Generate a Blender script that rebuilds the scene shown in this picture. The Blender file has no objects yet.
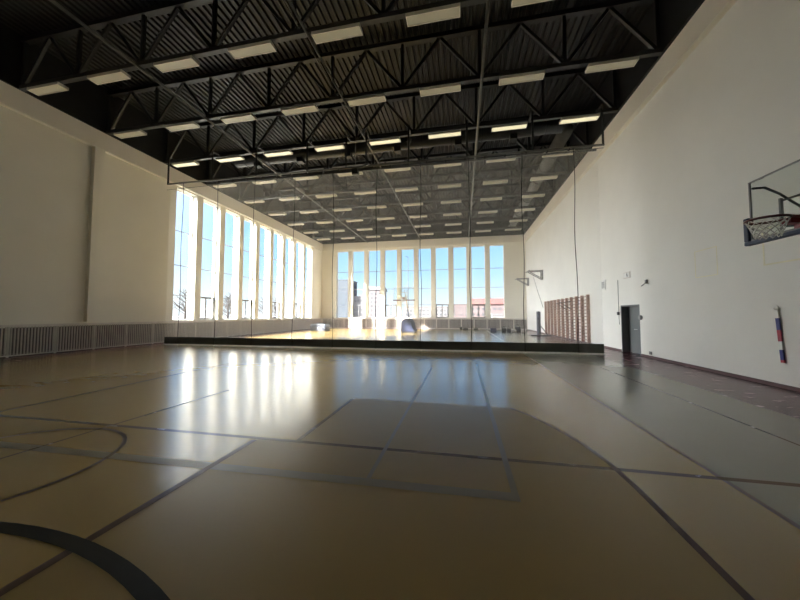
import bpy, math, random
from mathutils import Vector, Matrix
random.seed(7)
S = bpy.context.scene
COL = S.collection
PI = math.pi

# ------------------------------------------------------------------ materials
def _mat(name):
    m = bpy.data.materials.new(name); m.use_nodes = True
    nt = m.node_tree; nt.nodes.clear()
    out = nt.nodes.new('ShaderNodeOutputMaterial')
    return m, nt, out

def pmat(name, col, rough=0.6, metal=0.0, spec=0.5, var=0.08, scale=3.0, bump=0.0, bscale=40.0, stretch=(1, 1, 1)):
    """Principled surface whose base colour wanders a little (wear, dirt, grain)."""
    m, nt, out = _mat(name)
    N, L = nt.nodes, nt.links
    b = N.new('ShaderNodeBsdfPrincipled')
    b.inputs['Roughness'].default_value = rough
    b.inputs['Metallic'].default_value = metal
    b.inputs['Specular IOR Level'].default_value = spec
    tc = N.new('ShaderNodeTexCoord'); mp = N.new('ShaderNodeMapping')
    mp.inputs['Scale'].default_value = stretch
    L.new(tc.outputs['Object'], mp.inputs['Vector'])
    nz = N.new('ShaderNodeTexNoise'); nz.inputs['Scale'].default_value = scale; nz.inputs['Detail'].default_value = 4
    L.new(mp.outputs['Vector'], nz.inputs['Vector'])
    rp = N.new('ShaderNodeValToRGB')
    rp.color_ramp.elements[0].position = 0.3; rp.color_ramp.elements[1].position = 0.7
    rp.color_ramp.elements[0].color = tuple(c * (1 - var) for c in col) + (1,)
    rp.color_ramp.elements[1].color = tuple(min(1, c * (1 + var)) for c in col) + (1,)
    L.new(nz.outputs['Fac'], rp.inputs['Fac']); L.new(rp.outputs['Color'], b.inputs['Base Color'])
    if bump:
        n2 = N.new('ShaderNodeTexNoise'); n2.inputs['Scale'].default_value = bscale; n2.inputs['Detail'].default_value = 2
        L.new(mp.outputs['Vector'], n2.inputs['Vector'])
        bp = N.new('ShaderNodeBump'); bp.inputs['Strength'].default_value = bump; bp.inputs['Distance'].default_value = 0.01
        L.new(n2.outputs['Fac'], bp.inputs['Height']); L.new(bp.outputs['Normal'], b.inputs['Normal'])
    L.new(b.outputs['BSDF'], out.inputs['Surface'])
    return m

def emit_mat(name, col, strength):
    m, nt, out = _mat(name)
    b = nt.nodes.new('ShaderNodeBsdfPrincipled')
    b.inputs['Base Color'].default_value = (0.42, 0.385, 0.26, 1); b.inputs['Roughness'].default_value = 0.4
    b.inputs['Emission Color'].default_value = col + (1,)
    b.inputs['Emission Strength'].default_value = strength
    nt.links.new(b.outputs['BSDF'], out.inputs['Surface'])
    return m

def glass_mat(name, tint, gloss):
    m, nt, out = _mat(name)
    N, L = nt.nodes, nt.links
    t = N.new('ShaderNodeBsdfTransparent'); t.inputs['Color'].default_value = tint + (1,)
    g = N.new('ShaderNodeBsdfGlossy'); g.inputs['Roughness'].default_value = 0.02
    lw = N.new('ShaderNodeLayerWeight'); lw.inputs['Blend'].default_value = gloss
    mx = N.new('ShaderNodeMixShader')
    L.new(lw.outputs['Fresnel'], mx.inputs['Fac']); L.new(t.outputs[0], mx.inputs[1]); L.new(g.outputs[0], mx.inputs[2])
    L.new(mx.outputs[0], out.inputs['Surface'])
    return m

def net_mat(name, cell=0.045, cover=0.105):
    """Fine knotted netting: open cells between thin translucent white strands."""
    m, nt, out = _mat(name)
    N, L = nt.nodes, nt.links
    tc = N.new('ShaderNodeTexCoord'); sp = N.new('ShaderNodeSeparateXYZ')
    L.new(tc.outputs['Object'], sp.inputs[0])
    def math_(op, a, b=None):
        n = N.new('ShaderNodeMath'); n.operation = op
        for i, v in enumerate((a, b)):
            if v is None: continue
            if isinstance(v, (int, float)): n.inputs[i].default_value = v
            else: L.new(v, n.inputs[i])
        return n.outputs[0]
    masks = []
    for ax in ('X', 'Z'):
        f = math_('FRACT', math_('DIVIDE', sp.outputs[ax], cell))
        masks.append(math_('LESS_THAN', f, cover))
    fac = math_('MAXIMUM', masks[0], masks[1])
    t = N.new('ShaderNodeBsdfTransparent')
    d = N.new('ShaderNodeBsdfDiffuse'); d.inputs['Color'].default_value = (0.85, 0.84, 0.8, 1)
    tr = N.new('ShaderNodeBsdfTranslucent'); tr.inputs['Color'].default_value = (0.85, 0.84, 0.8, 1)
    mx = N.new('ShaderNodeMixShader'); mx.inputs['Fac'].default_value = 0.5
    L.new(d.outputs[0], mx.inputs[1]); L.new(tr.outputs[0], mx.inputs[2])
    m2 = N.new('ShaderNodeMixShader'); L.new(fac, m2.inputs['Fac'])
    L.new(t.outputs[0], m2.inputs[1]); L.new(mx.outputs[0], m2.inputs[2])
    L.new(m2.outputs[0], out.inputs['Surface'])
    return m

def floor_mat(name, col, rough=0.205, spec=None):
    """Sports vinyl: satin coat, faint scuffs, slightly uneven lay."""
    m, nt, out = _mat(name)
    N, L = nt.nodes, nt.links
    b = N.new('ShaderNodeBsdfPrincipled')
    b.inputs['Specular IOR Level'].default_value = FLOOR_SPEC if spec is None else spec
    tc = N.new('ShaderNodeTexCoord')
    def noise(scale, detail, st=(1, 1, 1)):
        mp = N.new('ShaderNodeMapping'); mp.inputs['Scale'].default_value = st
        L.new(tc.outputs['Object'], mp.inputs['Vector'])
        n = N.new('ShaderNodeTexNoise'); n.inputs['Scale'].default_value = scale; n.inputs['Detail'].default_value = detail
        L.new(mp.outputs['Vector'], n.inputs['Vector']); return n
    n1 = noise(1.2, 6)
    rp = N.new('ShaderNodeValToRGB')
    rp.color_ramp.elements[0].position = 0.3; rp.color_ramp.elements[1].position = 0.75
    rp.color_ramp.elements[0].color = tuple(c * 0.98 for c in col) + (1,)
    rp.color_ramp.elements[1].color = tuple(c * 1.02 for c in col) + (1,)
    L.new(n1.outputs['Fac'], rp.inputs['Fac']); L.new(rp.outputs['Color'], b.inputs['Base Color'])
    n2 = noise(2.5, 5, (1, 2.2, 1))
    mr = N.new('ShaderNodeMapRange')
    mr.inputs['To Min'].default_value = rough - 0.015; mr.inputs['To Max'].default_value = rough + 0.03
    L.new(n2.outputs['Fac'], mr.inputs['Value']); L.new(mr.outputs[0], b.inputs['Roughness'])
    n3 = noise(0.9, 2)
    bp = N.new('ShaderNodeBump'); bp.inputs['Strength'].default_value = 0.05; bp.inputs['Distance'].default_value = 0.01
    L.new(n3.outputs['Fac'], bp.inputs['Height']); L.new(bp.outputs['Normal'], b.inputs['Normal'])
    L.new(b.outputs['BSDF'], out.inputs['Surface'])
    return m

def cloth_mat(name, col):
    m, nt, out = _mat(name)
    N, L = nt.nodes, nt.links
    d = N.new('ShaderNodeBsdfDiffuse'); d.inputs['Color'].default_value = col + (1,)
    t = N.new('ShaderNodeBsdfTranslucent'); t.inputs['Color'].default_value = col + (1,)
    mx = N.new('ShaderNodeMixShader'); mx.inputs['Fac'].default_value = .5
    L.new(d.outputs[0], mx.inputs[1]); L.new(t.outputs[0], mx.inputs[2]); L.new(mx.outputs[0], out.inputs['Surface'])
    return m

FLOOR_SPEC = 1.0
M = dict(
    wall=pmat('cream_plaster', (0.85, 0.815, 0.72), 0.75, var=0.03, scale=0.5, bump=0.05, bscale=60),
    wall_grey=pmat('white_plaster', (0.83, 0.82, 0.775), 0.75, var=0.03, scale=0.5, bump=0.05, bscale=60),
    beam=pmat('pale_beam_paint', (0.78, 0.73, 0.645), 0.7, var=0.03, scale=0.7),
    black=pmat('black_paint', (0.013, 0.013, 0.013), 0.55, var=0.2),
    steel=pmat('black_steel', (0.016, 0.016, 0.017), 0.45, var=0.2, spec=0.5),
    chord=pmat('dark_grey_steel', (0.05, 0.05, 0.048), 0.45, var=0.15),
    pipe=pmat('grey_conduit', (0.16, 0.16, 0.15), 0.4, metal=0.3, var=0.1),
    deck=pmat('dark_grey_decking', (0.019, 0.0185, 0.0175), 0.5, var=0.15, scale=0.6),
    duct=pmat('black_duct', (0.022, 0.022, 0.022), 0.4, var=0.2),
    lampbody=pmat('white_lamp_housing', (0.72, 0.68, 0.58), 0.5, var=0.04),
    lamp=emit_mat('lamp_diffuser', (1.0, 0.92, 0.66), 0.06),
    lamp_warm=emit_mat('lamp_diffuser_bright', (1.0, 0.93, 0.60), 0.52),
    frame=pmat('white_window_frame', (0.78, 0.77, 0.74), 0.45, var=0.03),
    frame_grey=pmat('grey_window_transom', (0.26, 0.27, 0.29), 0.45, var=0.05),
    frame_dark=pmat('dark_casement', (0.10, 0.10, 0.105), 0.45, var=0.08),
    glass=glass_mat('window_glass', (0.95, 0.97, 0.98), 0.04),
    board_glass=glass_mat('backboard_glass', (0.93, 0.95, 0.94), 0.09),
    net=net_mat('white_netting'),
    skirt=pmat('dark_green_vinyl', (0.085, 0.094, 0.088), 0.55, var=0.15, scale=2),
    hem=cloth_mat('pale_hem', (0.85, 0.84, 0.8)),
    radiator=pmat('grey_radiator_paint', (0.17, 0.155, 0.145), 0.5),
    cord=pmat('black_cord', (0.02, 0.02, 0.02), 0.7),
    slat=pmat('white_slat_paint', (0.70, 0.655, 0.61), 0.5, var=0.04),
    yellow=floor_mat('olive_yellow_vinyl', (0.36, 0.255, 0.090)),
    grey=floor_mat('grey_green_vinyl', (0.270, 0.265, 0.20)),
    burg=floor_mat('burgundy_vinyl', (0.155, 0.055, 0.060), .26, .45),
    l_brown=floor_mat('brown_line', (0.105, 0.058, 0.045), .28, .22),
    l_dark=floor_mat('dark_line', (0.125, 0.092, 0.058), .26, .35),
    l_grey=floor_mat('pale_grey_line', (0.27, 0.25, 0.20), .28, .35),
    worn=floor_mat('worn_olive_yellow_vinyl', (0.345, 0.25, 0.095), .34, .45),
    l_black=floor_mat('black_green_line', (0.015, 0.0165, 0.0155), .45, .12),
    base=pmat('burgundy_skirting', (0.11, 0.06, 0.06), 0.5),
    door=pmat('grey_door_steel', (0.135, 0.15, 0.155), 0.45, var=0.05),
    door_dark=pmat('dark_door_frame', (0.030, 0.032, 0.035), 0.5),
    chrome=pmat('brushed_metal', (0.55, 0.55, 0.55), 0.3, metal=0.9),
    white=pmat('white_plastic', (0.78, 0.78, 0.75), 0.4, var=0.03),
    midgrey=pmat('mid_grey_plastic', (0.25, 0.25, 0.25), 0.5),
    dark=pmat('dark_plastic', (0.035, 0.035, 0.04), 0.5),
    chalk=pmat('pale_yellow_line', (0.84, 0.80, 0.62), 0.7),
    boardframe=pmat('grey_board_frame', (0.19, 0.19, 0.195), 0.4, metal=0.4),
    blue_pad=pmat('navy_pad', (0.020, 0.035, 0.085), 0.5),
    red=pmat('red_rim_paint', (0.22, 0.018, 0.024), 0.4),
    ring=pmat('dark_red_ring', (0.10, 0.022, 0.022), 0.4),
    string=pmat('white_string', (0.8, 0.8, 0.78), 0.8),
    ribbon_b=pmat('blue_tape', (0.030, 0.032, 0.20), 0.5),
    ribbon_r=pmat('red_tape', (0.38, 0.025, 0.06), 0.5),
    wood=pmat('reddish_wood', (0.50, 0.31, 0.235), 0.5, var=0.15, scale=6, stretch=(6, 6, 0.5)),
    wood_d=pmat('brown_wood', (0.24, 0.125, 0.09), 0.5, var=0.15, scale=6),
    navy=pmat('navy_cover', (0.022, 0.030, 0.075), 0.7, var=0.2, bump=0.3, bscale=6),
    orange=pmat('orange_rim', (0.55, 0.15, 0.04), 0.4),
    maroon=pmat('maroon_pad', (0.12, 0.025, 0.03), 0.5),
    mat_blue=pmat('grey_blue_vinyl', (0.075, 0.085, 0.125), 0.5),
    mat_pale=pmat('pale_blue_vinyl', (0.17, 0.19, 0.23), 0.5),
    bag_navy=pmat('navy_nylon', (0.025, 0.03, 0.09), 0.7, bump=0.2),
    bag_black=pmat('black_nylon', (0.018, 0.018, 0.02), 0.7, bump=0.2),
    bag_grey=pmat('grey_nylon', (0.30, 0.29, 0.29), 0.7, bump=0.2),
    bag_pale=pmat('pale_cloth', (0.62, 0.58, 0.56), 0.8, bump=0.2),
    ball=pmat('dark_rubber', (0.035, 0.045, 0.03), 0.6),
    snow=pmat('pale_snowy_ground', (0.085, 0.084, 0.084), 0.9, var=0.1, scale=0.05),
    tower=pmat('blue_grey_cladding', (0.027, 0.038, 0.055), 0.8, var=0.06, scale=0.1),
    tower_p=pmat('pinkish_cladding', (0.12, 0.098, 0.103), 0.8, var=0.06, scale=0.1),
    tower_w=pmat('pale_facade', (0.12, 0.110, 0.112), 0.8, var=0.06, scale=0.1),
    brick=pmat('pink_brick', (0.095, 0.066, 0.066), 0.8, var=0.08, scale=0.3),
    roof=pmat('red_roof_tile', (0.105, 0.030, 0.026), 0.8, var=0.1, scale=0.4),
    pane=pmat('far_window_pane', (0.026, 0.031, 0.037), 0.6),
    bark=pmat('brown_bark', (0.05, 0.040, 0.036), 0.9),
    mast=pmat('grey_mast', (0.035, 0.03, 0.045), 0.6),
)

# ------------------------------------------------------------------ mesh builder
ORIGIN = {}
class MB:
    def __init__(s): s.v = []; s.f = []; s.mi = []; s.cur = 0
    def _add(s, vs, fs):
        o = len(s.v); s.v += [Vector(p) for p in vs]
        for f in fs: s.f.append(tuple(o + i for i in f)); s.mi.append(s.cur)
    def box(s, x0, x1, y0, y1, z0, z1):
        s._add([(x0,y0,z0),(x1,y0,z0),(x1,y1,z0),(x0,y1,z0),(x0,y0,z1),(x1,y0,z1),(x1,y1,z1),(x0,y1,z1)],
               [(3,2,1,0),(4,5,6,7),(0,1,5,4),(1,2,6,5),(2,3,7,6),(3,0,4,7)]); return s
    def bar(s, a, b, w, h=None, up=(0, 0, 1)):
        a, b = Vector(a), Vector(b); h = h or w
        d = (b - a).normalized(); up = Vector(up)
        if abs(d.dot(up)) > 0.98: up = Vector((0, 1, 0))
        r = d.cross(up).normalized() * (w / 2); u = r.cross(d).normalized() * (h / 2)
        s._add([a-r-u, a+r-u, a+r+u, a-r+u, b-r-u, b+r-u, b+r+u, b-r+u],
               [(0,1,2,3),(7,6,5,4),(4,5,1,0),(5,6,2,1),(6,7,3,2),(7,4,0,3)]); return s
    def tube(s, pts, r, n=10, closed=False):
        pts = [Vector(p) for p in pts]; k = len(pts); rings = []
        rr = r if isinstance(r, (list, tuple)) else [r] * k
        ref = None
        for i, p in enumerate(pts):
            if closed: d = pts[(i+1) % k] - pts[i-1]
            else: d = pts[min(i+1, k-1)] - pts[max(i-1, 0)]
            d.normalize()
            if ref is None:
                ref = Vector((0, 0, 1)) if abs(d.z) < 0.9 else Vector((1, 0, 0))
            u = (ref - d * ref.dot(d)).normalized(); ref = u; w = d.cross(u)
            rings.append([p + (u * math.cos(2*PI*j/n) + w * math.sin(2*PI*j/n)) * rr[i] for j in range(n)])
        vs = [q for ring in rings for q in ring]; fs = []
        for i in range(k if closed else k - 1):
            a, b = i * n, ((i + 1) % k) * n
            for j in range(n): fs.append((a+j, a+(j+1) % n, b+(j+1) % n, b+j))
        if not closed:
            fs.append(tuple(range(n-1, -1, -1))); fs.append(tuple((k-1)*n + j for j in range(n)))
        s._add(vs, fs); return s
    def prism(s, poly, axis, a, b):
        """poly: 2-D outline extruded along axis from a to b (other two axes in x,y,z order)."""
        n = len(poly)
        def P(p, t):
            q = list(p); q.insert('xyz'.index(axis), t); return q
        s._add([P(p, a) for p in poly] + [P(p, b) for p in poly],
               [tuple(range(n-1, -1, -1)), tuple(range(n, 2*n))] + [(i, (i+1) % n, n+(i+1) % n, n+i) for i in range(n)]); return s
    def strip(s, pts, w, z):
        """flat ribbon of width w along a 2-D polyline at height z."""
        L, R = [], []
        k = len(pts)
        for i in range(k):
            a = Vector(pts[max(i-1, 0)]); b = Vector(pts[min(i+1, k-1)])
            d = (b - a).normalized(); n = Vector((-d.y, d.x)) * (w/2)
            L.append((pts[i][0]+n.x, pts[i][1]+n.y, z)); R.append((pts[i][0]-n.x, pts[i][1]-n.y, z))
        s._add(L + R, [(i+1, i, k+i, k+i+1) for i in range(k-1)]); return s
    def ball(s, c, r, nu=16, nv=10):
        vs = []; fs = []
        rx, ry, rz = r if isinstance(r, (tuple, list)) else (r, r, r)
        for i in range(nv + 1):
            t = PI * i / nv
            for j in range(nu):
                p = 2*PI*j/nu
                vs.append((c[0]+rx*math.sin(t)*math.cos(p), c[1]+ry*math.sin(t)*math.sin(p), c[2]+rz*math.cos(t)))
        for i in range(nv):
            for j in range(nu):
                fs.append((i*nu+j, (i+1)*nu+j, (i+1)*nu+(j+1) % nu, i*nu+(j+1) % nu))
        s._add(vs, fs); return s
    def build(s, name, mat, parent=None, smooth=False, bevel=0, loc=None):
        o_ = Vector((0, 0, 0))
        if parent is not None: o_ = ORIGIN[parent.name]
        if loc is not None: o_ = Vector(loc)
        me = bpy.data.meshes.new(name)
        me.from_pydata([tuple(p - o_) for p in s.v], [], s.f)
        mats = mat if isinstance(mat, list) else [mat]
        for m in mats: me.materials.append(m)
        if len(mats) > 1:
            for p, i in zip(me.polygons, s.mi): p.material_index = i
        me.validate(); me.update()
        if smooth:
            for p in me.polygons: p.use_smooth = True
        ob = bpy.data.objects.new(name, me); COL.objects.link(ob)
        if parent is not None: ob.parent = parent
        elif loc is not None: ob.location = loc
        ORIGIN[ob.name] = o_
        if bevel:
            b = ob.modifiers.new('bevel', 'BEVEL'); b.width = bevel; b.segments = 2; b.limit_method = 'ANGLE'
        return ob

def tag(o, label=None, cat=None, group=None, kind=None):
    if label: o['label'] = label
    if cat: o['category'] = cat
    if group: o['group'] = group
    if kind: o['kind'] = kind
    return o
def empty(name, loc, label=None, cat=None, group=None, kind=None):
    o = bpy.data.objects.new(name, None); COL.objects.link(o); o.location = loc; o.empty_display_size = 0.2
    ORIGIN[o.name] = Vector(loc)
    return tag(o, label, cat, group, kind)
def dup(root, loc, rotz=None, label=None, group=None):
    r = root.copy(); COL.objects.link(r); r.location = loc
    if rotz is not None: r.rotation_euler = (0, 0, rotz)
    if label: r['label'] = label
    if group: r['group'] = group
    for ch in list(root.children):
        c = ch.copy(); COL.objects.link(c); c.parent = r
        for g in list(ch.children):
            d = g.copy(); COL.objects.link(d); d.parent = c
    return r
def struct(o): o['kind'] = 'structure'; return o
ORD = ['', 'first', 'second', 'third', 'fourth', 'fifth', 'sixth', 'seventh', 'eighth', 'ninth', 'tenth', 'eleventh', 'twelfth',
       'thirteenth', 'fourteenth', 'fifteenth', 'sixteenth', 'seventeenth', 'eighteenth', 'nineteenth', 'twentieth', 'twenty-first', 'twenty-second']

# ------------------------------------------------------------------ hall dimensions (metres)
XL, XR = -17.0, 6.88          # inner faces of left and right walls
YF, YB = -3.6, 35.4           # inner faces of the wall behind us and the far wall
ZT = 12.7                     # wall tops
WZ0, WZ1 = 1.27, 9.40         # window sill and head
LW = [(15.42 + 1.98*i, 16.92 + 1.98*i) for i in range(9)]
BW = [(-15.10 + 2.022*i, -13.58 + 2.022*i) for i in range(10)]
TH = 0.55

# ------------------------------------------------------------------ floor
b = MB()
def quad(x0, x1, y0, y1): b._add([(x0,y0,0),(x1,y0,0),(x1,y1,0),(x0,y1,0)], [(0,1,2,3)])
for mi, (x0, x1) in ((2, (XL - .6, -15.0)), (0, (-15.0, 2.48)), (1, (2.48, 5.08)), (2, (5.08, XR + .8))):
    b.cur = mi; quad(x0, x1, YF - .5, 34.2)
b.cur = 2; quad(XL - .6, XR + .8, 34.2, YB + .6)
struct(b.build('floor', [M['yellow'], M['grey'], M['burg']]))

def arc(cx, cy, r, a0, a1, n=48):
    return [(cx + r*math.cos(math.radians(a0+(a1-a0)*i/n)), cy + r*math.sin(math.radians(a0+(a1-a0)*i/n))) for i in range(n+1)]
ZL = 0.0012
# the lane in front of the camera is worn to a duller finish than the rest of the court
m = MB(); lane = [(-2.62, YF), (1.57, YF), (1.57, 3.3), (1.54, 3.80), (1.45, 4.28), (1.30, 4.72), (1.06, 5.28), (.80, 5.66), (-2.06, 5.72), (-2.06, 3.62), (-2.62, 3.62)]
m._add([(x, y, .0006) for x, y in lane], [tuple(range(len(lane)))])
struct(m.build('floor_marking', M['worn']))
marks = [
    ([(2.48, YF), (2.48, 33.9)], .050, 'l_brown'),
    ([(4.22, 16), (4.02, 3.0)], .035, 'l_dark'),
    ([(-15.0, 3.62), (5.08, 3.66)], .070, 'l_dark'),
    ([(1.57, -3.5), (1.57, 3.3), (1.54, 3.80), (1.45, 4.28), (1.30, 4.72), (1.06, 5.28), (.80, 5.66)], .058, 'l_brown'),
    ([(-.915, 2.98), (-.915, 9.5)], .045, 'l_grey'),
    ([(.45, 2.98), (.45, 10.4)], .060, 'l_grey'),
    ([(-8.5, 2.80), (.48, 2.93)], .130, 'l_grey'),
    ([(-2.62, -3.5), (-2.62, 3.58)], .075, 'l_brown'),
    ([(-2.06, 3.66), (-2.06, 5.65)], .060, 'l_dark'),
    (arc(-3.15, -2.2, 3.97, 20, 160), .105, 'l_black'),
    (arc(-4.95, 2.38, 1.12, -20, 200), .045, 'l_brown'),
    ([(-5.05, 2.4), (-4.88, 5.8)], .035, 'l_dark'),
    ([(-7.45, 1.5), (-7.6, 9)], .045, 'l_dark'),
]
for i, (pts, w, mt) in enumerate(marks):
    struct(MB().strip(pts, w, ZL + .0004 * i).build('floor_marking', M[mt]))

# ------------------------------------------------------------------ walls
def wall_with_windows(axis, face, thick, lo, hi, holes, name, mat):
    b = MB()
    def seg(a, c, z0, z1):
        if axis == 'y': b.box(face - thick, face, a, c, z0, z1)
        else: b.box(a, c, face, face + thick, z0, z1)
    seg(lo, hi, 0, WZ0); seg(lo, hi, WZ1, ZT)
    e = lo
    for (h0, h1) in holes:
        seg(e, h0, WZ0, WZ1); e = h1
    seg(e, hi, WZ0, WZ1)
    return struct(b.build(name, mat))
wall_with_windows('y', XL, TH, YF - .5, YB + TH, LW, 'wall_left', M['wall'])
wall_with_windows('x', YB, TH, XL - TH, XR + TH, BW, 'wall_back', M['wall'])
DY0, DY1, DZ = 13.80, 15.28, 2.02
b = MB()
b.box(XR, XR + TH, YF - .5, DY0, 0, ZT).box(XR, XR + TH, DY1, YB, 0, ZT).box(XR, XR + TH, DY0, DY1, DZ, ZT)
struct(b.build('wall_right', M['wall_grey']))
struct(MB().box(XL - TH, XR + TH, YF - .5, YF, 0, ZT).build('wall_front', M['wall']))

# pale beams along the wall heads and the black zone above them
ZB0, ZB1 = 9.56, 10.38
struct(MB().box(XL, XL + .14, YF, YB, ZB0, ZB1).build('trim_1', M['beam']))
struct(MB().box(XR - .14, XR, YF, YB, ZB0, ZB1).build('trim_2', M['beam']))
struct(MB().box(XL + .0, XL + .17, YF, YB, ZB0 - .05, ZB0 - .001).build('trim_11', M['wall']))  # paler lip added to stand for light caught under the left beam
struct(MB().box(XR - .17, XR, YF, YB, ZB0 - .05, ZB0 - .001).build('trim_12', M['wall']))  # same added pale lip, imitating the lit lower edge of the right beam
struct(MB().box(XL + .14, XR - .14, YB - .14, YB, ZB0 + .05, ZB1).build('trim_3', M['beam']))
struct(MB().box(XL, XL + .22, YF, YB, ZB1, ZT - .15).build('trim_4', M['black']))
struct(MB().box(XR - .22, XR, YF, YB, ZB1, ZT - .15).build('trim_5', M['black']))
struct(MB().box(XL + .22, XR - .22, YB - .22, YB, ZB1, ZT - .15).build('trim_6', M['black']))
struct(MB().box(XL, XL + .20, 11.0, 11.42, 1.30, ZB0 - .05).build('trim_7', M['wall']))      # pilaster on the left wall
struct(MB().box(XL, XL + .20, -1.0, -.42, 1.30, ZB0 - .05).build('trim_8', M['wall']))
struct(MB().box(XR - .02, XR, YF, DY0 - .03, 0, .085).box(XR - .02, XR, DY1 + .03, YB, 0, .085).build('baseboard_right', M['base']))
struct(MB().box(XL, XR - .02, YB - .03, YB, 0, .10).build('baseboard_back', M['slat']))
struct(MB().box(XL, XL + .03, YF, YB - .03, 0, .10).build('baseboard_left', M['base']))

# roof decking: trapezoid ribs running down the hall
b = MB(); pitch = .25; x = XL - .5; prof = []
while x < XR + .6:
    prof += [(x, 12.50), (x + .10, 12.50), (x + .13, 12.585), (x + .22, 12.585)]; x += pitch
n = len(prof)
b._add([(p[0], YF - .4, p[1]) for p in prof] + [(p[0], YB + .4, p[1]) for p in prof], [(i, n+i, n+i+1, i+1) for i in range(n-1)])
ce = struct(b.build('ceiling', M['deck']))

# ------------------------------------------------------------------ windows
TZ = [2.82, 4.70, 6.85]
def window(idx, axis, a, c, opener):
    # axis 'y': in the left wall; 'x': in the far wall. fr/gl run along (t) at depth d behind the wall face
    if axis == 'y': o = (XL - .35, (a + c)/2, WZ0)
    else: o = ((a + c)/2, YB + .35, WZ0)
    root = struct(empty('window_%d' % idx, o))
    def bx(m, t0, t1, d0, d1, z0, z1):
        if axis == 'y': m.box(XL - d1, XL - d0, t0, t1, z0, z1)
        else: m.box(t0, t1, YB + d0, YB + d1, z0, z1)
    m = MB(); w = .05
    bx(m, a, a + w, .32, .40, WZ0, WZ1); bx(m, c - w, c, .32, .40, WZ0, WZ1)
    bx(m, a + w, c - w, .32, .40, WZ0, WZ0 + w); bx(m, a + w, c - w, .32, .40, WZ1 - w, WZ1)
    m.build('window_frame', M['frame'], root)
    for z in TZ:
        m = MB(); bx(m, a + w, c - w, .325, .395, z - .022, z + .022); m.build('transom', M['frame_grey'], root)
    m = MB(); bx(m, a + w, c - w, .357, .363, WZ0 + w, WZ1 - w); m.build('glass', M['glass'], root)
    if opener:
        m = MB(); z0, z1 = WZ0 + w, TZ[0] - .022
        e = .075; mid = (a + c)/2
        bx(m, a+w, a+w+e, .30, .345, z0, z1); bx(m, c-w-e, c-w, .30, .345, z0, z1)
        bx(m, mid-.05, mid+.05, .30, .345, z0, z1)
        for (t0, t1) in ((a+w+e, mid-.05), (mid+.05, c-w-e)):
            bx(m, t0, t1, .30, .345, z0, z0+e); bx(m, t0, t1, .30, .345, z1-e, z1)
        cs = m.build('casement', M['frame_dark'], root)
        m = MB(); bx(m, mid-.012, mid+.012, .27, .30, 1.95, 2.10); m.build('handle', M['white'], cs)
    return root
k = 1
for i, (a, c) in enumerate(LW): window(k, 'y', a, c, i in (1, 3, 5, 7)); k += 1
for i, (a, c) in enumerate(BW): window(k, 'x', a, c, i in (1, 3, 6, 8)); k += 1
# sills
b = MB()
for (a, c) in LW: b.box(XL - .32, XL + .03, a + .002, c - .002, WZ0 - .001, WZ0 + .02)
struct(b.build('trim_9', M['frame']))
b = MB()
for (a, c) in BW: b.box(a + .002, c - .002, YB - .03, YB + .32, WZ0 - .001, WZ0 + .02)
struct(b.build('trim_10', M['frame']))

# ------------------------------------------------------------------ door in the right wall
dr = struct(empty('door_1', (XR + .25, (DY0+DY1)/2, 0)))
m = MB().box(XR + .002, XR + .34, DY0, DY0 + .05, 0, DZ).box(XR + .002, XR + .34, DY1 - .05, DY1, 0, DZ).box(XR + .002, XR + .34, DY0 + .05, DY1 - .05, DZ - .05, DZ)
m.build('door_frame', M['door'], dr)
dl = MB().box(XR + .25, XR + .30, DY0 + .055, DY1 - .24, .01, DZ - .055).build('door_leaf', M['door'], dr, bevel=.004)
MB().box(XR + .27, XR + .30, DY1 - .24, DY1 - .055, .01, DZ - .055).build('side_panel', M['door_dark'], dr)
MB().tube([(XR + .25, 14.52, 1.0), (XR + .20, 14.52, 1.0), (XR + .20, 14.64, 1.0)], .012, 8).build('door_handle', M['chrome'], dl, smooth=True)
MB().box(XR + .235, XR + .249, 13.87, 14.05, 1.42, 1.62).build('notice_plate', M['white'], dl)

# ------------------------------------------------------------------ roof trusses with ceiling lights
TY = [8.47 + 2.985 * i for i in range(-1, 9)]
LX = [-15.40 + 2.933 * i for i in range(8)]
ZC0, ZC1 = 10.43, 12.34
def make_truss(y):
    root = empty('roof_truss', (XL + .25, y, ZC0))
    x0, x1 = XL + .23, XR - .23
    MB().bar((x0, y, ZC0), (x1, y, ZC0), .16, .15).build('bottom_chord', M['chord'], root)
    MB().bar((x0, y, ZC1), (x1, y, ZC1), .20, .18).build('top_chord', M['steel'], root)
    vx = [lx - 1.466 for lx in LX] + [LX[-1] + 1.466]
    vx[0] = max(vx[0], x0 + .1); vx[-1] = min(vx[-1], x1 - .1)
    for v in vx:
        MB().bar((v, y, ZC0 + .075), (v, y, ZC1 - .09), .11).build('post', M['steel'], root)
    for i, lx in enumerate(LX):
        MB().bar((vx[i] + .07, y, ZC0 + .10), (lx - .05, y, ZC1 - .12), .10, .10).build('diagonal', M['steel'], root)
        MB().bar((vx[i+1] - .07, y, ZC0 + .10), (lx + .05, y, ZC1 - .12), .10, .10).build('diagonal', M['steel'], root)
    return root
t0 = make_truss(TY[0])
def truss_label(i):
    return ('black steel roof truss overhead, nearest the camera, without lights on it' if i == 0 else
            'black steel roof truss carrying the %s row of ceiling lights from the camera' % ORD[i])
tag(t0, truss_label(0), 'roof truss', 'roof trusses across the hall')
for i, y in enumerate(TY[1:], 1): dup(t0, (XL + .25, y, ZC0), label=truss_label(i))

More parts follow.
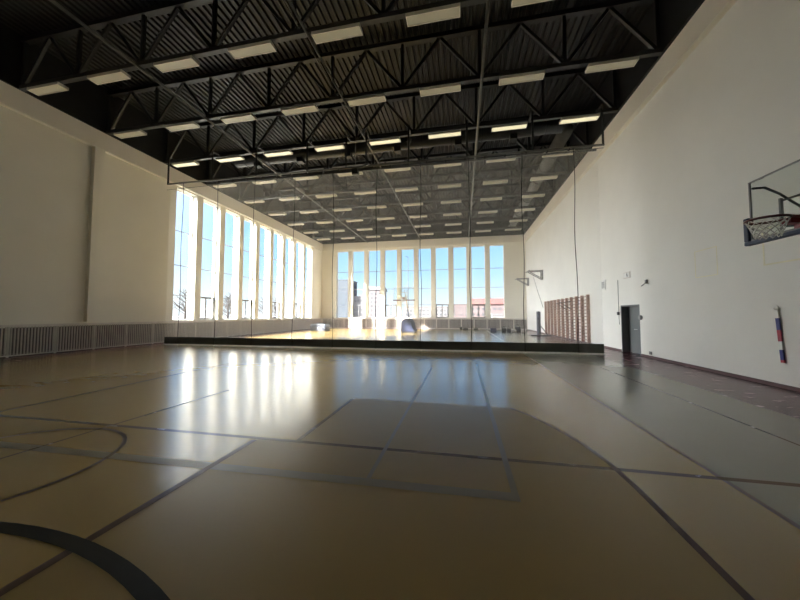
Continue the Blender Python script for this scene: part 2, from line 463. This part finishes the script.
def make_light(name, mat):
    root = empty(name, (0, 0, 0))
    m = MB(); L, W = .77, .17
    m.box(-L, L, -W, W, .03, .09).box(-L, L, -W, -W+.025, -.012, .03).box(-L, L, W-.025, W, -.012, .03)
    m.box(-L, -L+.025, -W+.025, W-.025, -.012, .03).box(L-.025, L, -W+.025, W-.025, -.012, .03)
    m.build('housing', M['lampbody'], root)
    MB().box(-L+.026, L-.026, -W+.026, W-.026, .0, .028).build('diffuser', mat, root)
    m = MB()
    for s in (-.5, .5): m.bar((s, 0, .09), (s, 0, .186), .03)
    m.build('bracket', M['pipe'], root)
    return root
ZLAMP = 10.17
protoA, protoB = make_light('ceiling_light', M['lamp']), make_light('ceiling_light', M['lamp_warm'])
usedA = usedB = False
for r in range(9):
    y = TY[r + 1]
    for c, x in enumerate(LX):
        lab = 'rectangular ceiling light, %s from the left in the %s row from the camera' % (ORD[c+1], ORD[r+1])
        if r == 2:
            o = protoB if not usedB else dup(protoB, (0, 0, 0)); usedB = True
        else:
            o = protoA if not usedA else dup(protoA, (0, 0, 0)); usedA = True
        o.location = (x, y, ZLAMP); tag(o, lab, 'ceiling light', 'ceiling lights under the trusses')

# tubes and conduits along the hall under the trusses
for x, r, nm in ((-11.05, .05, 'left'), (-4.62, .038, 'middle'), (.80, .055, 'right')):
    o = MB().tube([(x, 3.0, 10.30), (x, YB - .25, 10.30)], r, 10).build('brace_tube', M['pipe'], smooth=True)
    tag(o, {'left': 'grey brace tube running down the hall under the trusses, nearest the left wall',
            'middle': 'grey brace tube running down the middle of the hall under the trusses',
            'right': 'grey brace tube running down the hall under the trusses, nearest the right wall'}[nm], 'pipe')
o = MB().tube([(-4.95, 6.0, 10.62), (-4.95, 13.2, 10.62), (-4.95, 13.6, 10.5), (-4.95, 13.75, 10.30), (-4.95, 13.77, 8.85)], .022, 8).build('cable_conduit', M['pipe'], smooth=True)
tag(o, 'thin cable conduit beside the middle brace tube, bending down to the curtain rail', 'pipe')

# ventilation ducts
dt = empty('air_duct', (-4, 15.95, 10.9), 'round black air duct crossing the hall above the net curtain', 'duct')
m = MB(); n = 20
m.tube([(-13.3 + i * 18.2 / n, 15.95, 10.92) for i in range(n + 1)], .37, 24)
m.build('duct_pipe', M['duct'], dt)
for i in range(12):
    xx = -12.6 + i * 1.52
    MB().tube([(xx - .03, 15.95, 10.92), (xx + .03, 15.95, 10.92)], .40, 24).build('joint_ring', M['steel'], dt)
for xx in (-11.75, -9.0, -6.1, -3.3, -.1, 2.6):
    MB().box(xx - .17, xx + .17, 15.66, 16.0, 10.34, 10.60).build('outlet_grille', M['black'], dt)
d2 = empty('air_duct', (5.35, 20, 11), 'round dark air duct running along the right wall beyond the net curtain', 'duct')
m = MB(); m.tube([(5.30, 16.6, 11.05), (5.30, 34.8, 11.05)], .34, 24); m.build('duct_pipe', M['pipe'], d2, smooth=True)
for i in range(9):
    yy = 18.9 + i * 1.8
    MB().tube([(5.30, yy - .03, 11.05), (5.30, yy + .03, 11.05)], .37, 24).build('joint_ring', M['steel'], d2)

# ------------------------------------------------------------------ divider net curtain on its rail
YN = 13.8
PX = [-15.82, -13.0, -10.36, -7.50, -5.44, -4.43, -2.37, .29, 3.06, 5.78]
cr = empty('curtain_rail', (-5, YN, 8.7), 'black tubular curtain rail hung on posts below the third row of lights', 'curtain rail')
MB().tube([(-15.85, YN, 8.80), (5.82, YN, 8.62)], .045, 10).build('rail', M['pipe'], cr, smooth=True)
MB().tube([(-12.9, YN + .22, 8.70), (5.6, YN + .22, 8.54)], .045, 10).build('roller_tube', M['chord'], cr, smooth=True)
for x in PX:
    zr = 8.80 - (x + 15.85) / 21.67 * .18
    MB().tube([(x, YN, zr), (x, YN, 10.33), (x, YN + .55, 10.40)], .045, 8).build('post', M['steel'], cr, smooth=False)
for i in range(22):
    x = -12.7 + i * .86
    zr = 8.80 - (x + 15.85) / 21.67 * .18
    MB().bar((x, YN, zr), (x, YN + .22, zr - .095), .05, .09).build('bracket', M['steel'], cr)
MB().box(-5.12, -4.84, YN - .10, YN + .22, 8.35, 8.62).build('motor_box', M['black'], cr)
MB().tube([(-15.9, YN + .02, 8.49), (-11.5, YN + .02, 8.52), (5.8, YN + .02, 8.50)], .014, 6).build('top_rope', M['pipe'], cr)

cu = empty('net_curtain', (-5, YN, 0), 'see-through white net curtain with dark green skirt dividing the hall', 'net curtain')
m = MB(); nx, nz = 120, 10
xa, xb = -15.62, 5.55
def wav(x, z): return YN + .03 * math.sin(x * 2.1) * (1 - z / 10) + .02 * math.sin(x * .9 + z)
vs = [(xa + (xb - xa) * i / nx, wav(xa + (xb - xa) * i / nx, z), z) for z in [.42 + (8.50 - .42) * j / nz for j in range(nz + 1)] for i in range(nx + 1)]
m._add(vs, [(j*(nx+1)+i, j*(nx+1)+i+1, (j+1)*(nx+1)+i+1, (j+1)*(nx+1)+i) for j in range(nz) for i in range(nx)])
m.build('netting', M['net'], cu, smooth=True)
def sheet(z0, z1, t):
    m = MB(); vs = []
    for s in (-t, t):
        for z in (z0, z1):
            for i in range(nx + 1):
                x = xa + (xb - xa) * i / nx; vs.append((x, wav(x, 0) + s, z))
    k = nx + 1; fs = []
    for i in range(nx):
        fs += [(i, i+1, k+i+1, k+i), (2*k+i+1, 2*k+i, 3*k+i, 3*k+i+1), (i+1, i, 2*k+i, 2*k+i+1), (k+i, k+i+1, 3*k+i+1, 3*k+i)]
    fs += [(0, k, 3*k, 2*k), (k-1, 3*k-1, 4*k-1, 2*k-1)]
    m._add(vs, fs); return m
sheet(.075, .44, .012).build('skirt', M['skirt'], cu)
sheet(.004, .07, .02).build('hem', M['hem'], cu)
CX = [-14.75, -12.55, -10.38, -8.13, -6.05, -3.89, -1.81, .37, 2.58, 4.63]
for x in CX:
    zr = 8.80 - (x + 15.85) / 21.67 * .18
    y = wav(x, 0) - .045
    pts = [(x + .03 * math.sin(z * 1.3 + x), YN - .045, z) for z in [zr - .05 - (zr - .5) * i / 14 for i in range(15)]]
    MB().tube(pts + [(x, y, .42), (x, y, .07)], .014, 6).build('lift_cord', M['cord'], cu, smooth=True)
    MB().tube([(x, y - .035, .06), (x, y - .035, .0)], .03, 8).build('cord_weight', M['hem'], cu, smooth=True)

# ------------------------------------------------------------------ slatted radiator screens
SL = 1.392
def make_screen():
    root = empty('radiator_screen', (0, 0, 0))
    m = MB(); h0, h1 = .03, 1.20
    m.box(0, .028, 0, .05, 0, h1).box(SL - .031, SL - .003, 0, .05, 0, h1).box(.028, SL - .031, 0, .05, h0, h0 + .05).box(.028, SL - .031, 0, .05, h1 - .06, h1)
    m.build('screen_frame', M['slat'], root)
    m = MB(); n = 14
    for i in range(n):
        xx = .028 + (i + .5) * (SL - .059) / n
        m.bar((xx, .025, h0 + .05), (xx, .025, h1 - .06), .022, .052, up=(0, 1, 0))
    m.build('slats', M['slat'], root)
    MB().box(.06, SL - .06, .085, .14, .12, h1 - .1).build('radiator', M['radiator'], root)
    MB().box(-.0, SL - .003, -.012, .165, h1, h1 + .03).build('top_ledge', M['slat'], root)
    return root
sc = make_screen()
nl = 21
first = True
yend = YB - .40
for i in range(nl):
    y = yend - SL * i          # runs towards the camera along the left wall, the screen's x axis pointing to -y
    lab = 'white slatted radiator screen along the left wall, %s from the far corner' % ORD[i+1]
    o = sc if first else dup(sc, (0, 0, 0)); first = False
    o.location = (XL + .20, y, 0); o.rotation_euler = (0, 0, -PI/2)
    # local +y must point to the wall (-x)
    o.rotation_euler = (0, 0, PI/2); o.location = (XL + .20, y - SL, 0)
    tag(o, lab, 'radiator screen', 'slatted screens along the left wall')
nb = 17
for i in range(nb):
    x = XL + .22 + SL * i
    lab = 'white slatted radiator screen under the far windows, %s from the left corner' % ORD[i+1]
    o = dup(sc, (x, YB - .20, 0), 0.0, lab, 'slatted screens along the far wall')

# ------------------------------------------------------------------ right wall: wall bars
BWD = .885
def make_bars():
    root = empty('wall_bars', (0, 0, 0))
    for s in (.0, BWD - .075):
        MB().box(-.16, 0, s, s + .06, .08, 2.72).build('upright', M['wood'], root, bevel=.004)
    for i in range(14):
        z = .22 + i * .185
        MB().tube([(-.115, .06, z), (-.115, BWD - .075, z)], .02, 8).build('rung', M['wood_d'], root, smooth=True)
    return root
wb = make_bars()
for i in range(10):
    lab = 'reddish wooden wall bars on the right wall, %s bay from the far end' % ORD[i+1]
    o = wb if i == 0 else dup(wb, (0, 0, 0))
    o.location = (XR - .003, 27.45 - BWD * (i + 1), 0); tag(o, lab, 'wall bars', 'row of wooden wall bars')
pb = empty('pull_up_bar', (XR - .2, 21.5, 2.3), 'dark pull-up bar hooked over the wooden wall bars', 'pull-up bar')
MB().tube([(XR - .75, 20.9, 2.38), (XR - .75, 22.1, 2.38)], .025, 8).build('grip_bar', M['dark'], pb, smooth=True)
for y in (21.05, 21.95):
    MB().tube([(XR - .165, y, 2.46), (XR - .75, y, 2.38), (XR - .165, y, 1.95)], .022, 6).build('arm', M['dark'], pb)

# wall bracket frames (practice basket arms folded out) far along the right wall
for nm, y, z, lab in (('wall_bracket', 28.3, 5.42, 'dark triangular steel bracket high on the right wall, nearer one'),
                 ('wall_bracket', 33.9, 5.40, 'dark triangular steel bracket high on the right wall, one nearest the far corner')):
    r = empty(nm, (XR, y, z), lab, 'wall bracket')
    MB().bar((XR - .06, y, z), (XR - 1.20, y, z), .09).build('arm', M['midgrey'], r)
    MB().bar((XR - .06, y + .5, z), (XR - 1.20, y + .5, z), .09).build('arm', M['midgrey'], r)
    MB().bar((XR - .06, y, z - .72), (XR - .06, y, z + .06), .09).bar((XR - .06, y + .5, z - .72), (XR - .06, y + .5, z + .06), .09).bar((XR - .06, y, z - .72), (XR - .06, y + .5, z - .72), .08).build('wall_plate', M['midgrey'], r)
    MB().bar((XR - .08, y, z - .68), (XR - 1.15, y, z - .04), .06).bar((XR - .08, y + .5, z - .68), (XR - 1.15, y + .5, z - .04), .06).build('brace', M['midgrey'], r)
    MB().bar((XR - 1.20, y - .5, z), (XR - 1.20, y + 1.0, z), .07).build('cross_bar', M['midgrey'], r)
o = MB().tube([(XR - .55, 29.6, 5.2), (XR - .30, 28.9, 3.6), (XR - .12, 28.0, 2.2)], .018, 6).build('bracket_rope', M['midgrey'], smooth=True)
tag(o, 'thin grey cord slanting down from the wall bracket to the wooden wall bars', 'cord')

# ------------------------------------------------------------------ volleyball post beyond the net
vp = empty('volleyball_post', (5.86, 25.6, 0), 'dark grey padded volleyball post on a flat base by the right wall', 'volleyball post')
MB().box(5.20, 6.62, 25.2, 26.0, 0.0, .07).build('base_plate', M['dark'], vp, bevel=.01)
MB().tube([(5.82, 25.6, .07), (5.82, 25.6, 1.86)], .15, 20).build('padding', M['mat_blue'], vp, smooth=False)
MB().tube([(5.82, 25.6, 1.86), (5.82, 25.6, 1.92)], .05, 12).build('pole', M['chrome'], vp, smooth=True)
MB().bar((6.45, 25.6, .07), (5.97, 25.6, .75), .05).build('strut', M['dark'], vp)

# ------------------------------------------------------------------ portable basketball stand (far half)
bs = empty('basketball_stand', (-4.65, 27.2, 0), 'portable basketball stand with navy padded base and glass board', 'basketball stand')
cxb, yb_ = -4.88, 26.0
m = MB(); x0 = -5.36
prof = [(x0, .10), (x0 + .02, .95), (x0 + .36, 1.28), (x0 + .76, 1.28), (x0 + .98, .95), (x0 + 1.08, .48), (x0 + 1.30, .12)]
m.prism(prof, 'y', 27.0, 28.7); m.build('padded_base', M['navy'], bs, bevel=.05)
MB().box(x0 + .05, x0 + 1.2, 27.05, 28.6, .0, .10).build('chassis', M['dark'], bs)
MB().bar((-4.80, 28.3, 1.25), (-4.86, 26.6, 3.35), .09).build('boom', M['chrome'], bs)
MB().bar((-4.80, 28.5, 1.25), (-4.86, 26.15, 3.75), .05).build('tie_rod', M['chrome'], bs)
bd = MB().box(cxb - .88, cxb + .88, yb_, yb_ + .015, 2.92, 3.93).build('backboard', M['board_glass'], bs)
m = MB()
m.box(cxb-.92, cxb-.88, yb_-.01, yb_+.04, 2.92, 3.95).box(cxb+.88, cxb+.92, yb_-.01, yb_+.04, 2.92, 3.95).box(cxb-.92, cxb+.92, yb_-.01, yb_+.04, 3.93, 3.97)
m.build('board_edge', M['white'], bd)
m = MB().box(cxb-.30, cxb+.30, yb_-.006, yb_-.001, 3.50, 3.55).box(cxb-.30, cxb-.25, yb_-.006, yb_-.001, 3.10, 3.50).box(cxb+.25, cxb+.30, yb_-.006, yb_-.001, 3.10, 3.50).box(cxb-.25, cxb+.25, yb_-.006, yb_-.001, 3.10, 3.15)
m.build('target_square', M['white'], bd)
MB().box(cxb-.95, cxb+.95, yb_-.05, yb_+.06, 2.83, 2.92).build('edge_pad', M['maroon'], bd, bevel=.01)
MB().box(cxb-.28, cxb-.24, yb_+.04, yb_+.08, 2.93, 3.8).box(cxb+.24, cxb+.28, yb_+.04, yb_+.08, 2.93, 3.8).build('back_frame', M['chrome'], bs)
def rim(parent, cx, cy, cz, dirx, diry, mring, mplate, rad=.225, drop=.40, reach=.155, wire=.011):
    """ring, mounting plate and net; (dirx, diry) points from the ring to the board"""
    r = MB().tube([(cx + rad*math.cos(2*PI*i/32), cy + rad*math.sin(2*PI*i/32), cz) for i in range(32)], wire, 8, closed=True).build('rim', M[mring], parent, smooth=True)
    m = MB()
    p = Vector((cx, cy, cz)); d = Vector((dirx, diry, 0)); q = Vector((-diry, dirx, 0))
    for s in (-1, 1):
        m.bar(p + d*(rad*.72) + q*(s*.16), p + d*(rad+reach-.005) + q*(s*.07), .03, .03)
    m.bar(p + d*rad + Vector((0,0,-.03)), p + d*(rad+reach) + Vector((0,0,-.03)), .16, .10)
    m.bar(p + d*(rad+reach-.025) + Vector((0,0,-.14)), p + d*(rad+reach-.025) + Vector((0,0,.05)), .16, .04, up=(dirx, diry, 0))
    m.build('bracket', M[mplate], r)
    m = MB(); n = 12; rows = 6
    def pt(i, j):
        f = j / rows; rr = rad * (1 - .42 * f ** .8); a = 2*PI*(i + .5*(j % 2))/n
        return (cx + rr*math.cos(a), cy + rr*math.sin(a), cz - .012 - drop * f)
    for j in range(rows):
        for i in range(n):
            a = pt(i, j)
            for di in ((0, -1) if j % 2 == 0 else (0, 1)):
                m.tube([a, pt(i + di, j + 1)], .0062, 5)
    m.build('net', M['string'], r)
    return r
rim(bs, cxb, yb_ - .375, 3.05, 0, 1, 'orange', 'orange')

# ------------------------------------------------------------------ practice basket on the right wall
XBD, YC = 5.02, 5.60
pk = empty('practice_basket', (XR, YC, 3.3), 'wall mounted glass backboard with red rim and navy edge pad on right wall', 'basketball hoop')
bd = MB().box(XBD, XBD + .015, YC - .87, YC + .87, 2.93, 3.92).build('backboard', M['board_glass'], pk)
m = MB()
m.box(XBD-.002, XBD+.018, YC-.90, YC-.87, 2.90, 3.95).box(XBD-.002, XBD+.018, YC+.87, YC+.90, 2.90, 3.95)
m.box(XBD-.002, XBD+.018, YC-.87, YC+.87, 3.925, 3.95).box(XBD-.01, XBD+.04, YC-.87, YC+.87, 2.90, 2.93)
m.build('board_frame', M['boardframe'], bd)
m = MB()
m.box(XBD-.035, XBD+.06, YC-1.0, YC+1.0, 2.83, 2.90)
for s in (-1, 1):
    y0, y1 = sorted((YC + s*.905, YC + s*1.0))
    m.box(XBD-.035, XBD+.06, y0, y1, 2.90, 3.32)
m.build('edge_pad', M['blue_pad'], bd, bevel=.015)
rim(pk, XBD - .45, YC + .04, 3.05, 1, 0, 'ring', 'red', .228, .26, .215, .018)
for s in (-1, 1):
    MB().bar((XBD + .09, YC + s*.46, 2.98), (XBD + .09, YC + s*.46, 3.50), .036).build('strut', M['boardframe'], pk)
    MB().bar((XBD + .10, YC + s*.46, 3.46), (XR - .05, YC + s*.60, 4.02), .036).build('arm', M['boardframe'], pk)
    MB().bar((XBD + .12, YC + s*.46, 3.04), (XR - .05, YC + s*.60, 3.10), .036).build('arm', M['boardframe'], pk)
    MB().tube([(XBD + .03, YC + s*.86, 3.83), (XBD + .22, YC + s*.88, 3.84), (XBD + .55, YC + s*1.02, 3.76), (XR - .03, YC + s*1.75, 3.42)], .02, 8).build('side_brace', M['steel'], pk, smooth=True)
MB().box(XBD + .06, XBD + .12, YC - .40, YC + .40, 3.02, 3.07).build('cross_bar', M['boardframe'], pk)
MB().box(XR - .05, XR - .002, YC - .5, YC + .5, 2.95, 4.15).build('wall_plate', M['midgrey'], pk)

# ------------------------------------------------------------------ small things on the right wall
xw = XR - .0015
def outline(y0, y1, z0, z1, w):
    m = MB(); t = .004
    m.box(xw-t, xw, y0, y1, z0, z0+w).box(xw-t, xw, y0, y1, z1-w, z1).box(xw-t, xw, y0, y0+w, z0+w, z1-w).box(xw-t, xw, y1-w, y1, z0+w, z1-w)
    return m
tag(outline(9.93, 10.76, 2.70, 3.50, .025).build('target_outline', M['chalk']), 'pale yellow square outline on the right wall between door and hoop', 'target outline')
tag(outline(7.3, 8.63, 2.74, 3.60, .035).build('target_outline', M['chalk']), 'larger pale yellow square outline on the wall below the glass backboard', 'target outline')
rb = empty('striped_pole', (xw - .02, 8.3, .58), 'thin blue, red and white striped pole hanging on right wall below hoop', 'striped pole')
MB().ball((xw - .04, 8.36, 1.76), (.035, .06, .06)).build('knob', M['white'], rb, smooth=True)
zz = [1.70, 1.50, 1.22, .98, .80, .58]
for (z1, z0, mt) in ((1.70, 1.53, 'white'), (1.53, 1.27, 'ribbon_b'), (1.27, 1.02, 'ribbon_r'), (1.02, .84, 'white'), (.84, .62, 'ribbon_b'), (.62, .56, 'ribbon_r')):
    def c(z): return Vector((xw - .03, 8.36 - (1.76 - z) * .07, z))
    MB().bar(c(z1), c(z0), .03, .075, up=(0, 1, 0)).build('band', M[mt], rb)
r = empty('vent_plate', (xw, 16.9, 2.85), 'white wall plate with a grey grille beside the net curtain', 'wall plate')
MB().box(xw - .03, xw, 16.62, 17.22, 2.84, 3.32).build('plate', M['white'], r)
m = MB()
for i in range(6): m.box(xw - .045, xw - .031, 16.70, 16.98, 2.92 + i*.055, 2.95 + i*.055)
m.build('grille', M['midgrey'], r)
r = empty('door_sign', (xw, 14.63, 3.16), 'small white box sign on the wall above the grey door', 'sign')
MB().box(xw - .03, xw, 14.36, 14.90, 3.15, 3.42).build('sign_box', M['slat'], r, bevel=.01)
m = MB().box(xw - .036, xw - .031, 14.40, 14.86, 3.19, 3.38); m.build('face', M['white'], r)
MB().bar((xw - .04, 14.55, 3.22), (xw - .04, 14.58, 3.33), .012, .05).ball((xw - .04, 14.58, 3.36), (.004, .025, .025), 8, 6).build('pictogram', M['midgrey'], r)
r = empty('call_point', (xw, 15.4, 1.6), 'small dark wall switch with a cable left of the door', 'switch')
MB().box(xw - .06, xw, 15.36, 15.50, 1.60, 1.74).build('box', M['dark'], r, bevel=.01)
MB().tube([(xw - .012, 15.42, 1.74), (xw - .012, 15.42, 3.16)], .012, 6).tube([(xw - .012, 15.42, 1.60), (xw - .012, 15.40, 1.18)], .012, 6).build('cable', M['midgrey'], r)
o = MB().tube([(xw, 13.69, 1.50), (xw - .08, 13.69, 1.50)], .09, 16).build('round_buzzer', M['midgrey'], smooth=False)
tag(o, 'round grey wall buzzer just right of the grey door', 'buzzer')
o = MB().box(xw - .05, xw, 13.18, 13.28, 2.79, 2.93).bar((xw - .05, 13.28, 2.80), (xw - .03, 13.55, 2.72), .02).build('wall_sensor', M['midgrey'])
tag(o, 'tiny grey sensor on the wall above right of the grey door', 'sensor')
o = MB().box(xw - .03, xw, 13.08, 13.22, .13, .24).build('wall_socket', M['midgrey'])
tag(o, 'small grey power socket low on the wall right of the door', 'socket')

# ------------------------------------------------------------------ things lying along the far wall
nm_ = ['lowest', 'second from the floor', 'third from the floor', 'fourth from the floor', 'topmost']
zc = 0.0
for i, (h, mt, w) in enumerate(((.15, 'mat_blue', 1.62), (.14, 'mat_blue', 1.66), (.12, 'mat_pale', 1.58), (.16, 'mat_blue', 1.70), (.12, 'mat_pale', 1.50))):
    cx_ = -14.2 + .05 * math.sin(i * 2.3)
    o = MB().box(cx_ - w/2, cx_ + w/2, 28.7, 29.9, zc, zc + h).build('gym_mat', M[mt], bevel=.03); zc += h
    tag(o, '%s grey-blue gym mat in the stack beside the left radiator screens' % nm_[i], 'gym mat', 'stacked gym mats')

def bag(name, x, y, w, d, h, mt, label, handle=True):
    r = empty(name, (x, y, 0), label, 'bag')
    m = MB(); n = 10
    prof = []
    for i in range(16):
        a = 2*PI*i/16; ca, sa = math.cos(a), math.sin(a)
        prof.append((y + d/2*math.copysign(abs(ca)**.6, ca), h*.46 + h*.46*math.copysign(abs(sa)**.6, sa)))
    m.prism(prof, 'x', x - w/2, x + w/2); m.build('body', M[mt], r, bevel=.03)
    if handle:
        MB().tube([(x - w*.25, y - d*.1, h*.9), (x - w*.18, y - d*.1, h*1.14), (x + w*.18, y - d*.1, h*1.14), (x + w*.25, y - d*.1, h*.9)], .018, 6).build('handle', M['bag_black'], r, smooth=True)
    return r
o = MB().ball((-.10, 33.9, .17), .17).build('medicine_ball', M['ball'], smooth=True)
tag(o, 'dark round medicine ball on the floor under the far windows', 'ball')
bag('sports_bag', .36, 33.2, .5, .3, .26, 'bag_black', 'small black bag beside the dark ball under the far windows')
bag('sports_bag', 1.42, 33.4, .42, .3, .22, 'bag_black', 'low black bag alone under the second far window from the right wall', False)
bag('sports_bag', 2.85, 29.9, .52, .4, .44, 'bag_navy', 'boxy navy bag standing out from the far wall, below the right windows')
bag('sports_bag', 3.78, 29.9, .36, .4, .50, 'bag_black', 'black upright bag, left one of the cluttered row by right corner')
bag('backpack', 4.18, 29.6, .34, .36, .46, 'bag_black', 'black backpack right beside the black upright bag near right corner', True)
bag('sports_bag', 4.58, 29.4, .40, .34, .30, 'bag_grey', 'low grey bag between the two black backpacks near right corner', False)
bag('backpack', 5.02, 30.0, .44, .36, .62, 'bag_black', 'tallest black backpack in the row of bags near right corner')
bag('cloth_sack', 5.42, 29.3, .36, .34, .36, 'bag_pale', 'pale cloth sack at the right end of the row of bags', False)

# ------------------------------------------------------------------ outside the windows
m = MB(); m._add([(-600,-300,-.4),(500,-300,-.4),(500,700,-.4),(-600,700,-.4)], [(0,1,2,3)]); struct(m.build('ground', M['snow']))
def block(name, x0, x1, y0, y1, h, wall, label, nx, nz, roof=None, ridge=0, cat='building'):
    r = empty(name, ((x0+x1)/2, (y0+y1)/2, -.4), label, cat)
    MB().box(x0, x1, y0, y1, -.4, h).build('walls', M[wall], r)
    if ridge:
        xm = (x0+x1)/2; ym = (y0+y1)/2; e = .8
        m = MB(); m.prism([(y0-e, h), (y1+e, h), (ym, h+ridge)], 'x', x0-e, x1+e); m.build('roof', M[roof], r)
    else:
        MB().box(x0-.3, x1+.3, y0-.3, y1+.3, h, h+.6).build('roof', M[roof or wall], r)
    for j in range(nz):
        for i in range(nx):
            w = (x1-x0)/nx; cx_ = x0 + w*(i+.5); z0 = 1.2 + (h-1.5)/nz*j
            MB().box(cx_-w*.28, cx_+w*.28, y0-.08, y0-.01, z0, z0+(h-1.5)/nz*.5).build('window', M['pane'], r)
    return r
block('apartment_tower', -92, -76.5, 200, 218, 25.5, 'tower', 'blue-grey apartment tower seen through the leftmost far window', 5, 9)
block('apartment_block', -75, -64.5, 205, 220, 14.2, 'tower_w', 'low pale block seen through the second far window', 4, 4)
r = block('apartment_tower', -64, -53, 200, 214, 18.4, 'tower_p', 'pinkish tower with a pitched top seen through the third far window', 4, 6, 'tower_w', 3.0)
block('apartment_block', -48, -12, 260, 275, 8.0, 'tower_w', 'long pale block far behind the portable basketball stand', 10, 2)
block('apartment_block', -9, 4, 230, 244, 9.0, 'brick', 'pinkish block seen between the middle far windows', 5, 3)
block('town_house', 5, 28, 200, 216, 8.2, 'brick', 'pink brick house with red roof seen through the right far windows', 7, 2, 'roof', 4.2, 'house')
block('garage_row', 14, 30, 150, 158, 1.6, 'tower_w', 'long low white garage in front of the red-roofed house', 5, 1, None, 0, 'garage')
o = empty('lamp_mast', (-10.4, 60, -.4), 'tall thin grey mast outside, behind the portable basketball stand', 'mast')
MB().tube([(-10.4, 60, -.4), (-10.4, 60, 13.2)], [.07, .04], 8).build('mast_pole', M['mast'], o, smooth=True)
MB().bar((-10.4, 60, 13.1), (-10.9, 59.6, 13.2), .12, .06).build('lamp_head', M['mast'], o)
def tree(x, y, h, seed, label):
    rnd = random.Random(seed)
    r = empty('bare_tree', (x, y, -.4), label, 'tree', 'bare trees outside the left windows')
    MB().tube([(x, y, -.4), (x + .1, y, h*.35), (x, y + .1, h*.65), (x, y, h)], [.22, .16, .09, .02], 8).build('trunk', M['bark'], r, smooth=True)
    m = MB()
    for i in range(46):
        z = h * (.25 + .7 * rnd.random()); a = rnd.random() * 2*PI; L = (h - z) * .45 + .6
        p0 = Vector((x, y, z)); p1 = p0 + Vector((math.cos(a), math.sin(a), .8)) * L * .55
        p2 = p1 + Vector((math.cos(a + .5*rnd.uniform(-1, 1)), math.sin(a), 1.1)) * L * .45
        m.tube([p0, p1, p2], [.045, .03, .008], 5)
        for q in range(3):
            b0 = p0.lerp(p1, .4 + .2*q); aa = a + rnd.uniform(-1.2, 1.2)
            m.tube([b0, b0 + Vector((math.cos(aa), math.sin(aa), .7)) * L * .35], [.02, .006], 4)
    m.build('branches', M['bark'], r)
for i, (x, y, h) in enumerate(((-44, 38, 5.4), (-46, 44, 6.0), (-42, 49, 5.0), (-48, 57, 6.6), (-45, 64, 5.6), (-50, 76, 6.5))):
    tree(x, y, h, i, 'bare brown tree outside the left windows, %s from the left' % ORD[i+1])

# ------------------------------------------------------------------ sky, sun
W = bpy.data.worlds.new('sky'); S.world = W; W.use_nodes = True
nt = W.node_tree; N, L = nt.nodes, nt.links; N.clear()
out = N.new('ShaderNodeOutputWorld'); bg = N.new('ShaderNodeBackground'); L.new(bg.outputs[0], out.inputs[0])
tc = N.new('ShaderNodeTexCoord'); sp = N.new('ShaderNodeSeparateXYZ'); L.new(tc.outputs['Generated'], sp.inputs[0])
rp = N.new('ShaderNodeValToRGB'); L.new(sp.outputs['Z'], rp.inputs['Fac'])
cr_ = rp.color_ramp
cr_.elements[0].position = 0.0; cr_.elements[0].color = (0.86, 0.92, 0.97, 1)
cr_.elements[1].position = 1.0; cr_.elements[1].color = (0.10, 0.25, 0.70, 1)
for p, c in ((.06, (.72, .88, 1.0)), (.13, (.46, .74, 1.03)), (.24, (.30, .62, 1.05)), (.40, (.20, .46, 1.0))):
    e = cr_.elements.new(p); e.color = c + (1,)
SUN = Vector((.74, .50, -.50)).normalized()
dp = N.new('ShaderNodeVectorMath'); dp.operation = 'DOT_PRODUCT'
L.new(tc.outputs['Generated'], dp.inputs[0]); dp.inputs[1].default_value = tuple(-SUN)
mx = N.new('ShaderNodeMath'); mx.operation = 'MAXIMUM'; L.new(dp.outputs['Value'], mx.inputs[0]); mx.inputs[1].default_value = 0
pw = N.new('ShaderNodeMath'); pw.operation = 'POWER'; L.new(mx.outputs[0], pw.inputs[0]); pw.inputs[1].default_value = 3.0
ml = N.new('ShaderNodeMath'); ml.operation = 'MULTIPLY'; L.new(pw.outputs[0], ml.inputs[0]); ml.inputs[1].default_value = 10.0
ad = N.new('ShaderNodeMix'); ad.data_type = 'RGBA'; ad.blend_type = 'ADD'; ad.inputs['Factor'].default_value = 1.0
L.new(rp.outputs['Color'], ad.inputs['A']); L.new(ml.outputs[0], ad.inputs['B'])
L.new(ad.outputs['Result'], bg.inputs['Color']); bg.inputs['Strength'].default_value = 1.08

def sun(name, d, e, ang, col):
    l = bpy.data.lights.new(name, 'SUN'); l.energy = e; l.angle = math.radians(ang); l.color = col
    o = bpy.data.objects.new(name, l); COL.objects.link(o); o.location = (-40, -20, 40)
    o.rotation_euler = Vector(d).to_track_quat('-Z', 'Y').to_euler(); return o
sun('sun', SUN, 40.0, 1.5, (1.0, .94, .84))
sun('fill_sun', (1.0, -.02, -.35), 8.5, 62, (1.0, .97, .92))  # extra wide lamp added to brighten the hall from the left

# ------------------------------------------------------------------ camera
cam = bpy.data.cameras.new('camera'); co = bpy.data.objects.new('camera', cam); COL.objects.link(co)
cam.sensor_width = 36; cam.lens = 36 * 308 / 800; cam.clip_end = 2000; cam.clip_start = .05
co.location = (0, 0, 1.6)
co.rotation_euler = (math.radians(90 + 2.788), 0, math.radians(11.368))
S.camera = co

vs_ = S.view_settings
vs_.view_transform = 'Standard'; vs_.look = 'None'; vs_.exposure = 0.54; vs_.gamma = 1.0; vs_.use_curve_mapping = False
S.cycles.max_bounces = 16; S.cycles.diffuse_bounces = 10; S.cycles.transparent_max_bounces = 24
S.cycles.use_denoising = True
S.cycles.sample_clamp_indirect = 15.0
